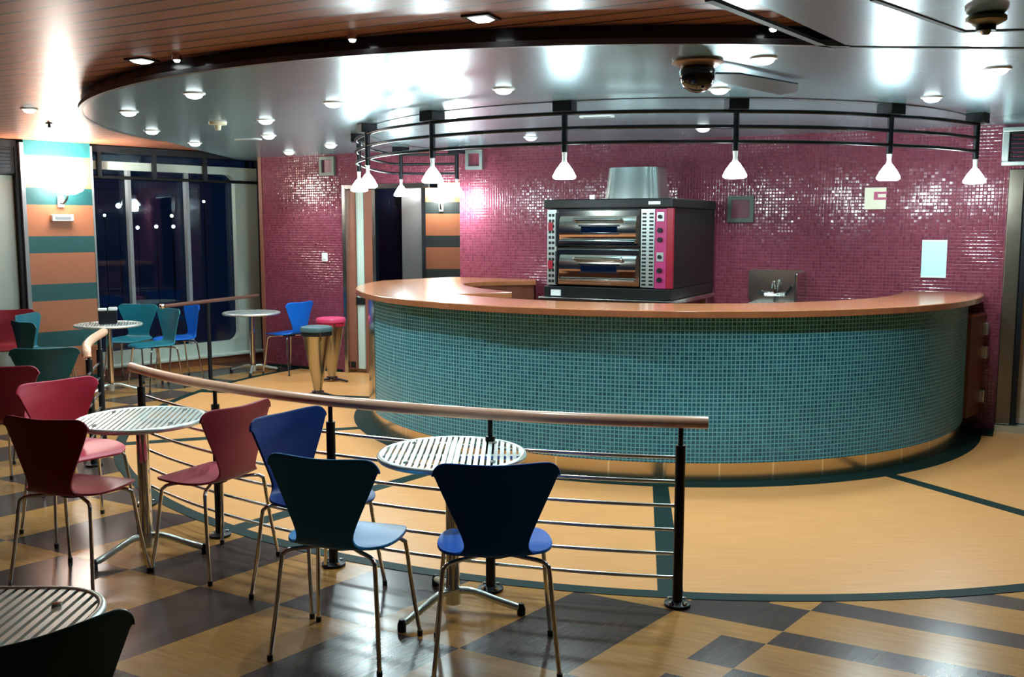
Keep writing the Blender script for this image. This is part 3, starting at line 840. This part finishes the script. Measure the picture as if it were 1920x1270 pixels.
# sconces
def sconce(label, loc, rz, s=1.0, power=P_SCON):
    t = thing('wall_sconce', label, 'wall lamp', loc, rz, None)
    bm = BM(); box(bm, (0, .012, -.07), (.07, .02, .12)); obj('wall_plate', bm, M_alu, t, bevel=.004)
    bm = BM(); tube(bm, smooth_path([(0, .022, -.08), (0, .08, -.09), (0, .16, -.05), (0, .19, -.005)], 5), .012, 10); obj('arm', bm, M_grn, t, smooth=40)
    bm = BM(); lathe(bm, [(0, -.004), (.07, .0), (.14, .035), (.175, .09), (.185, .135), (.175, .135), (.165, .09), (.13, .042), (.065, .008), (0, .006)], 28, (0, .20, 0)); obj('glass_bowl', bm, M_sco, t, smooth=60)
    l = point(t, (0, .20, .19), power, (1, .95, .86), .05)
    return t
p = WO + wx * 2.44; n_in = Vector((-math.sin(WD), math.cos(WD)))
pp = p + n_in * .061
sconce('glowing bowl wall lamp on the banded orange and teal pillar', (pp.x, pp.y, 1.98), WD)
t = thing('wall_box', 'small white box fixed to the banded pillar under the glowing wall lamp', 'wall box', (*(p + n_in * .0612), 1.74), WD)
bm = BM(); bx(bm, -.11, .11, 0, .06, -.035, .035); obj('case', bm, M_white, t, bevel=.008)
bm = BM(); bx(bm, -.08, .08, .0605, .064, -.014, .014); obj('label_plate', bm, M_grey, t)
sconce('glowing bowl wall lamp on the far banded pillar seen through the doorway', (-1.06, FW - .101, 2.0), PI)

# ceiling fittings
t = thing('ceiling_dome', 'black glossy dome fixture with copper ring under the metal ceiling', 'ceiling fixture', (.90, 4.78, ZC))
bm = BM(); lathe(bm, [(0, 0), (.12, 0), (.125, -.012), (.09, -.03), (0, -.03)], 32); obj('mounting_ring', bm, M_copper, t, smooth=40)
bm = BM(); lathe(bm, [(.078, -.031), (.088, -.05), (.086, -.085), (.068, -.125), (.035, -.148), (0, -.153)], 32); obj('dome', bm, M_dome, t, smooth=60)
for a, z in ((200, -.10), (215, -.12), (290, -.138), (20, -.055)):  # small chrome beads stand in for shiny highlights on the dome
    bm = BM(); rr = .088 if z > -.08 else (.078 if z > -.11 else .06)
    lathe(bm, [(0, .008), (.008, .004), (.01, 0), (.008, -.004), (0, -.008)], 10, (rr * math.cos(R(a)), rr * math.sin(R(a)), z)); obj('highlight_bead', bm, M_chrome, t, smooth=60)
bm = BM()  # flat blade shaped to stand in for a shadow streak beside the dome
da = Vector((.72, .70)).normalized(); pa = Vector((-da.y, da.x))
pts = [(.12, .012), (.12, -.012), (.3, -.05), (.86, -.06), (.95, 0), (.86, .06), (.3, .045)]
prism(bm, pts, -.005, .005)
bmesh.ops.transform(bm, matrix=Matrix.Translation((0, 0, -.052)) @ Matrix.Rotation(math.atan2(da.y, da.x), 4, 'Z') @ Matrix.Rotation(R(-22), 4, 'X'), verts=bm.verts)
obj('shadow_blade', bm, M_bluegrey, t, label='blue-grey blade standing in for a shadow')
t = thing('ceiling_detector', 'olive round detector with black underside on the ceiling at top right', 'detector', (1.80, 3.76, ZC))
bm = BM(); lathe(bm, [(0, 0), (.06, 0), (.072, -.012), (.072, -.025), (.045, -.04), (0, -.04)], 28); obj('base', bm, M_olive, t, smooth=40)
bm = BM(); lathe(bm, [(0, -.0405), (.036, -.0405), (.036, -.062), (0, -.062)], 20); obj('sensor', bm, M_black, t, smooth=40)
bm = BM(); lathe(bm, [(0, -.0625), (.02, -.0625), (.014, -.075), (0, -.078)], 16); obj('tip', bm, M_chrome, t, smooth=40)
t = thing('ceiling_detector', 'small beige detector between the left downlights on the metal ceiling', 'detector', (-2.27, 7.55, ZC))
bm = BM(); lathe(bm, [(0, 0), (.07, 0), (.065, -.02), (.03, -.025), (0, -.025)], 24); obj('base', bm, M_cream, t, smooth=40)
bm = BM(); lathe(bm, [(0, -.0255), (.026, -.0255), (.02, -.06), (0, -.062)], 16); obj('sensor', bm, M_cream, t, smooth=40)
t = thing('ceiling_sprinkler', 'small dark sprinkler in the wood ceiling in front of the banded pillar', 'sprinkler', (-3.95, 8.35, 2.529))
bm = BM(); lathe(bm, [(0, 0), (.03, 0), (.028, -.01), (.012, -.012), (.012, -.035), (.025, -.04), (0, -.045)], 16); obj('head', bm, M_dark, t, smooth=40)
for x, y, lb in ((-2.43, 9.0, 'pale rectangular vent on the metal ceiling above the left maroon wall'), (.62, 7.15, 'pale oval vent on the metal ceiling behind the third pendant post')):
    t = thing('ceiling_vent', lb, 'vent', (x, y, ZC), R(-15))
    bm = BM(); prism(bm, [(a, b) for a, b in rrect(-.13, .13, -.06, .06, .055)], -.008, 0); obj('cover', bm, M_white, t)
    bm = BM()
    for k in range(4): bx(bm, -.1, .1, -.038 + k * .022, -.03 + k * .022, -.0105, -.0085)
    obj('slots', bm, M_grey, t)

# ------------------------------------------------------------------ railings
def railing(name, label, a0, a1, posts, hz, rail_mat, bars, rp=4.64, bar_end=None):
    t = thing(name, label, 'railing', (0, 0, 0), 0, None)
    bm = BM(); tube(bm, arc(BC, rp, a0, a1, 60, hz), .027, 14); obj('handrail', bm, rail_mat, t, smooth=50)
    lo, hi = (min(posts), max(posts)) if bar_end is None else bar_end
    for z in bars:
        bm = BM(); tube(bm, arc(BC, rp - .03, lo, hi, 50, z), .0085, 8); obj('bar', bm, M_bar, t, smooth=50)
    for a in posts:
        c = arc(BC, rp, a, a, 1)[0]
        bm = BM(); tube(bm, [(*c, .02), (*c, hz - .10)], .022, 12); p = obj('post', bm, M_black, t, smooth=40)
        bm = BM(); tube(bm, [(*c, hz - .10), (*c, hz - .022)], .011, 10); obj('bracket', bm, M_black, p, smooth=40)
        bm = BM(); lathe(bm, [(0, .003), (.058, .003), (.058, .014), (.03, .022), (0, .022)], 20, (*c, 0)); obj('foot_plate', bm, M_black, p, smooth=40)
        for q in range(4):
            bm = BM(); lathe(bm, [(.011, .014), (.011, .026), (0, .03)], 8, (c[0] + .042 * math.cos(q * PI / 2 + .7), c[1] + .042 * math.sin(q * PI / 2 + .7), 0))
            obj('foot_bolt', bm, M_chrome, p)
    return t
HZ = .817
railing('railing', 'long curved railing with pale wood handrail in front of the mosaic bar', -95.6, -140.2, (-97.0, -107.4, -117.8, -128.0, -138.4), HZ, M_hand, [.115 + k * .108 for k in range(6)])
# short railing beyond the gap, with a curled handrail end
t = thing('railing', 'short railing with curled pinkish handrail end near the teal chairs', 'railing', (0, 0, 0))
cr = smooth_path([(-2.865, 6.41, .775), (-2.872, 6.425, .815), (-2.90, 6.50, .846), (-2.97, 6.75, .858), (-3.08, 7.2, .86)], 7)
bm = BM(); tube(bm, cr, .03, 14); obj('handrail', bm, M_hand, t, smooth=50)
for x, y, zt in ((-2.90, 6.52, .846), (-3.02, 6.97, .859)):
    bm = BM(); tube(bm, [(x, y, .02), (x, y, zt - .1)], .022, 12); p = obj('post', bm, M_black, t, smooth=40)
    bm = BM(); tube(bm, [(x, y, zt - .1), (x, y, zt - .02)], .011, 10); obj('bracket', bm, M_black, p, smooth=40)
    bm = BM(); lathe(bm, [(0, .001), (.058, .001), (.058, .014), (0, .022)], 20, (x, y, 0)); obj('foot_plate', bm, M_black, p, smooth=40)
for k in range(6):
    z = .115 + k * .108
    bm = BM(); tube(bm, smooth_path([(-2.85, 6.38, z), (-2.94, 6.67, z), (-3.03, 6.98, z), (-3.05, 7.1, z)], 4), .0085, 8); obj('bar', bm, M_bar, t, smooth=50)
# straight window railing
t = thing('window_railing', 'thin dark handrail on a black post in front of the night window', 'railing', (0, 0, 0))
w0, w1 = Vector((-3.47, 9.55, .86)), Vector((-2.93, 11.05, .86))
bm = BM(); tube(bm, [w0, w1], .02, 12); obj('handrail', bm, M_dkrail, t, smooth=50)
bm = BM(); lathe(bm, [(0, .03), (.025, .02), (.032, 0), (.025, -.02), (0, -.03)], 14, tuple(w0 - Vector((.012, .03, 0)))); obj('end_cap', bm, M_chrome, t, smooth=60)
for f_ in (.43,):
    c = w0.lerp(w1, f_)
    bm = BM(); tube(bm, [(c.x, c.y, .012), (c.x, c.y, .842)], .022, 12); p = obj('post', bm, M_black, t, smooth=40)
    bm = BM(); lathe(bm, [(0, .001), (.055, .001), (.055, .012), (0, .012)], 20, (c.x, c.y, 0)); obj('foot_plate', bm, M_black, p)
# ------------------------------------------------------------------ bistro tables
def make_table(name, label, top_shape='round', ztop=.70, r=.305, leg_r=.30):
    t = thing(name, label, 'table', (0, 0, 0))
    bm = BM()
    if top_shape == 'round':
        tube(bm, [(r * math.cos(a), r * math.sin(a), ztop - .014) for a in [2 * PI * k / 64 for k in range(65)]], .0135, 10, False)
        bmesh.ops.remove_doubles(bm, verts=bm.verts, dist=1e-4)
        n = int(2 * r / .0255)
        def half(x): return math.sqrt(max(0, (r - .006) ** 2 - x * x))
        pitch, wd = 2 * r / n, .0168
    else:
        hs, cr = r, .17
        P = [(a, b, ztop - .014) for a, b in rrect(-hs, hs, -hs, hs, cr, 10)]
        tube(bm, P + [P[0]], .0135, 10, False); bmesh.ops.remove_doubles(bm, verts=bm.verts, dist=1e-4)
        n = int(2 * hs / .0265)
        def half(x):
            d = abs(x) - (hs - cr)
            return hs - .004 if d <= 0 else hs - cr + math.sqrt(max(0, cr * cr - d * d)) - .004
        pitch, wd = 2 * hs / n, .0165
    obj('rim', bm, M_slat, t, smooth=50)
    bm = BM()
    for k in range(n):
        x = -r + pitch * (k + .5); hy = half(x)
        if hy > .03: bx(bm, x - wd / 2, x + wd / 2, -hy, hy, ztop - .016, ztop - .004)
    obj('slats', bm, M_slat, t)
    bm = BM()
    for a in (0, 90): 
        c, s = math.cos(R(a)), math.sin(R(a)); rot = Matrix.Rotation(R(a), 3, 'Z')
        box(bm, (0, 0, ztop - .0235), (2 * r - .03, .035, .014), rot)
    obj('under_bars', bm, M_alu, t)
    bm = BM()
    q = .82 * r if top_shape == 'round' else .8 * r
    for a in (45, 135, 225, 315):
        qq = q if top_shape == 'round' else .75 * r * 1.2
        lathe(bm, [(.012, -.004), (.012, .002), (0, .004)], 12, (qq * math.cos(R(a)), qq * math.sin(R(a)), ztop))
    obj('bolts', bm, M_chrome, t)
    bm = BM(); lathe(bm, [(0, .10), (.033, .10), (.03, .14), (.03, ztop - .05), (.07, ztop - .032), (0, ztop - .031)], 20); obj('pedestal', bm, M_chrome, t, smooth=40)
    bm = BM(); lathe(bm, [(0, .03), (.034, .03), (.036, .098), (0, .0985)], 20); obj('hub', bm, M_alu, t, smooth=40)
    for k in range(3):
        a = R(-11 - 120 * k); d = Vector((math.cos(a), math.sin(a), 0)); z = Vector((0, 0, 1))
        bm = BM(); tube(bm, smooth_path([d * .03 + z * .088, d * .09 + z * .088, d * .20 + z * .055, d * (leg_r - .005) + z * .03], 5), [.016] * 15 + [.013], 10)
        lg = obj('leg', bm, M_alu, t, smooth=40)
        bm = BM(); lathe(bm, [(0, .001), (.018, .001), (.018, .03), (.01, .05), (0, .05)], 12, tuple(d * leg_r)); obj('foot_glide', bm, M_black, lg, smooth=40)
    return t
GT = 'slatted metal bistro tables'
tb = make_table('bistro_table', 'round slatted metal table between the two black-backed blue chairs and railing')
tb['group'] = GT; tb.location = (-.255, 4.0, 0)
clone(tb, (-1.86, 4.74, 0), R(8), 'round slatted metal table among the maroon and red chairs')
clone(tb, (-3.98, 9.42, 0), R(20), 'round slatted metal table with black box by the banded pillar')
clone(tb, (-2.92, 10.72, 0), R(50), 'round slatted metal table beside the blue chair at the window corner')
tc = make_table('bistro_table', 'slatted metal table behind the foreground dark green chair', 'square', .70, .33, .3)
tc['group'] = GT; tc.location = (-1.365, 2.13, 0)
# small box on the pillar table
t = thing('table_box', 'small black box with white top standing on the table by the banded pillar', 'box', (-3.99, 9.44, .7005), R(20))
bm = BM(); bx(bm, -.085, .085, -.05, .05, 0, .125); obj('case', bm, M_black, t, bevel=.006)
bm = BM(); bx(bm, -.09, -.005, -.045, .045, .1255, .15); bx(bm, .005, .09, -.045, .045, .1255, .158); obj('white_top', bm, M_white, t, bevel=.01)

# ------------------------------------------------------------------ shell chairs
def shell_mesh():
    """one-piece moulded seat and back: profile (y, z, half width, edge lift, forward curl)"""
    prof = [(.225, .432, .115, 0, 0), (.215, .442, .155, 0, 0), (.17, .450, .192, .002, 0), (.08, .450, .216, .006, 0), (-.01, .446, .222, .010, 0), (-.085, .445, .205, .012, 0),
            (-.130, .448, .165, .012, 0), (-.156, .463, .130, .006, .004), (-.168, .495, .112, 0, .008), (-.174, .54, .126, 0, .012), (-.179, .60, .152, 0, .018), (-.185, .66, .179, 0, .026), (-.192, .72, .205, 0, .033), (-.195, .742, .214, 0, .035),
            (-.198, .765, .220, 0, .037), (-.201, .79, .229, 0, .038), (-.203, .805, .232, 0, .038), (-.204, .82, .232, 0, .038)]
    us = (-1, -.985, -.95, -.89, -.8, -.6, -.3, 0, .3, .6, .8, .89, .95, .985, 1); n = len(us) - 1
    rc = .056
    bm = BM(); rows = []
    for y, z, hw, lift, curl in prof:
        row = []
        for u in us:
            x = hw * u; zz = z + lift * u * u
            top = .808 + .010 * abs(u)
            d = abs(x) - (.232 - rc)
            if d > 0: top -= rc - math.sqrt(max(0, rc * rc - d * d))
            if z > .735: zz = .735 + (z - .735) * (top - .735) / .085
            row.append(bm.verts.new((x, y + curl * u * u, zz)))
        rows.append(row)
    for a, b in zip(rows, rows[1:]):
        for k in range(n): bm.faces.new((a[k], a[k + 1], b[k + 1], b[k]))
    return bm
def make_chair(mat):
    t = thing('shell_chair', '', 'chair', (0, 0, 0))
    o = obj('seat_shell', shell_mesh(), mat, t, smooth=None)
    for f_ in o.data.polygons: f_.use_smooth = True
    m = o.modifiers.new('thick', 'SOLIDIFY'); m.thickness = .012; m.offset = 0
    m = o.modifiers.new('sub', 'SUBSURF'); m.levels = 1; m.render_levels = 2
    bm = BM(); lathe(bm, [(0, .418), (.07, .418), (.075, .428), (.075, .436), (0, .436)], 20); obj('mount_plate', bm, M_dark, t, smooth=40)
    for sx in (-1, 1):
        for fy, sy in ((.19, 1), (-.19, -1)):
            pts = [(sx * .03, sy * .02, .425), (sx * .10, sy * .075, .426), (sx * .165, sy * .118, .424), (sx * .188, sy * .134, .412), (sx * .196, sy * .142, .385), (sx * .212, sy * .163, .2), (sx * .23, fy, .016)]
            bm = BM(); tube(bm, smooth_path(pts, 5), .0085, 10); lg = obj('leg', bm, M_chrome, t, smooth=60)
            bm = BM(); lathe(bm, [(0, .001), (.011, .001), (.0115, .022), (.0, .024)], 10, (sx * .23, fy, 0)); obj('foot_cap', bm, M_rub, lg, smooth=40)
    return t
CH = [((-.65, 3.62), -17.5, M_sky, 'pale blue shell chair turned towards the slatted table, seen from behind'),
      ((-.065, 3.53), 3, M_blue, 'bright blue shell chair with back squarely to the viewer before the slatted table'),
      ((-.875, 4.20), -124, M_blue_shaded, 'shade-darkened blue shell chair against the railing, half hidden behind the pale blue one'),
      ((-1.455, 4.57), 62, M_maroon, 'maroon shell chair seen from the side, between table and railing'),
      ((-2.02, 4.34), -17, M_maroon, 'maroon shell chair seen from behind at the near side of the round table'),
      ((-2.36, 5.10), -128, M_red, 'bright red shell chair facing the viewer behind the maroon one'),
      ((-3.08, 5.95), -6, M_maroon, 'dark maroon shell chair at the picture edge, beyond the red chair'),
      ((-3.30, 6.80), 14, M_green, 'dark green shell chair with its back to the viewer beside the curled handrail'),
      ((-4.24, 8.62), -38, M_green, 'dark teal shell chair seen edge-on in front of the maroon chair by the pillar'),
      ((-4.52, 9.25), 268, M_tealc, 'bright teal shell chair seen edge-on directly in front of the banded pillar'),
      ((-5.02, 9.55), 205, M_maroon, 'maroon shell chair below the second night window, behind two teal chairs'),
      ((-4.09, 10.24), 172, M_tealc, 'teal shell chair facing the viewer behind the table with black box'),
      ((-3.66, 9.76), 138, M_tealc, 'teal shell chair turned sideways beside the table with black box'),
      ((-3.62, 10.32), 128, M_blue, 'blue shell chair seen sideways between teal chair and window railing'),
      ((-2.53, 10.82), 62, M_blue, 'bright blue shell chair against the maroon wall by the bar stools'),
      ((-1.13, 2.03), 44, M_green, 'dark green shell chair at the bottom corner, cut off by the picture edge')]
src = {}
for (x, y), a, m, lb in CH:
    if not src:
        c = make_chair(m); src['c'] = c; c.location = (x, y, 0); c.rotation_euler = (0, 0, R(a)); c['label'] = lb; c['group'] = 'moulded shell chairs'
    else:
        c = clone(src['c'], (x, y, 0), R(a), lb)
        if m is not M_sky:
            if m.name not in src:
                reshade(c, {'seat_shell': m}); src[m.name] = [k for k in c.children if k.name.startswith('seat_shell')][0].data
            else:
                for k in c.children:
                    if k.name.startswith('seat_shell'): k.data = src[m.name]

# ------------------------------------------------------------------ bar stools
def make_stool(label, loc, mat):
    t = thing('bar_stool', label, 'stool', (*loc, 0), 0, 'conical steel bar stools')
    bm = BM(); lathe(bm, [(0, .69), (.12, .69), (.15, .683), (.158, .665), (.155, .64), (0, .64)], 32); obj('seat_pad', bm, mat, t, smooth=50)
    bm = BM(); lathe(bm, [(.0, .639), (.148, .639), (.15, .60), (.14, .599), (0, .599)], 32); obj('seat_band', bm, M_black if mat is M_stl else M_ovred, t, smooth=40)
    bm = BM(); lathe(bm, [(0, .598), (.135, .598), (.040, .06), (.037, .035), (0, .034)], 32); obj('cone_body', bm, M_cone, t, smooth=40)
    bm = BM(); bx(bm, .06, .075, -.16, -.146, .56, .64); obj('clasp', bm, M_chrome, t)
    for k in range(3):
        a = R(-25 + 120 * k); d = Vector((math.cos(a), math.sin(a), 0)); z = Vector((0, 0, 1))
        bm = BM(); tube(bm, [d * .03 + z * .03, d * .10 + z * .026, d * .20 + z * .014], [.016, .013, .011], 8); obj('leg', bm, M_dark, t, smooth=50)
    bm = BM(); lathe(bm, [(0, .055), (.06, .05), (.064, .03), (0, .016)], 20); obj('hub', bm, M_chrome, t, smooth=40)
    return t
make_stool('steel cone bar stool with dark slate seat', (-1.90, 9.28), M_stl)
make_stool('steel cone bar stool with pink seat beside the doorway', (-1.93, 10.18), M_stp)

# ------------------------------------------------------------------ world and view
w = bpy.data.worlds.new('night'); sc.world = w; w.use_nodes = True
w.node_tree.nodes['Background'].inputs[0].default_value = (.009, .025, .07, 1)
w.node_tree.nodes['Background'].inputs[1].default_value = .12
vs = sc.view_settings
sc.display_settings.display_device = 'sRGB'
vs.view_transform = 'Standard'; vs.look = 'None'; vs.gamma = 1; vs.use_curve_mapping = False
vs.exposure = 1.08
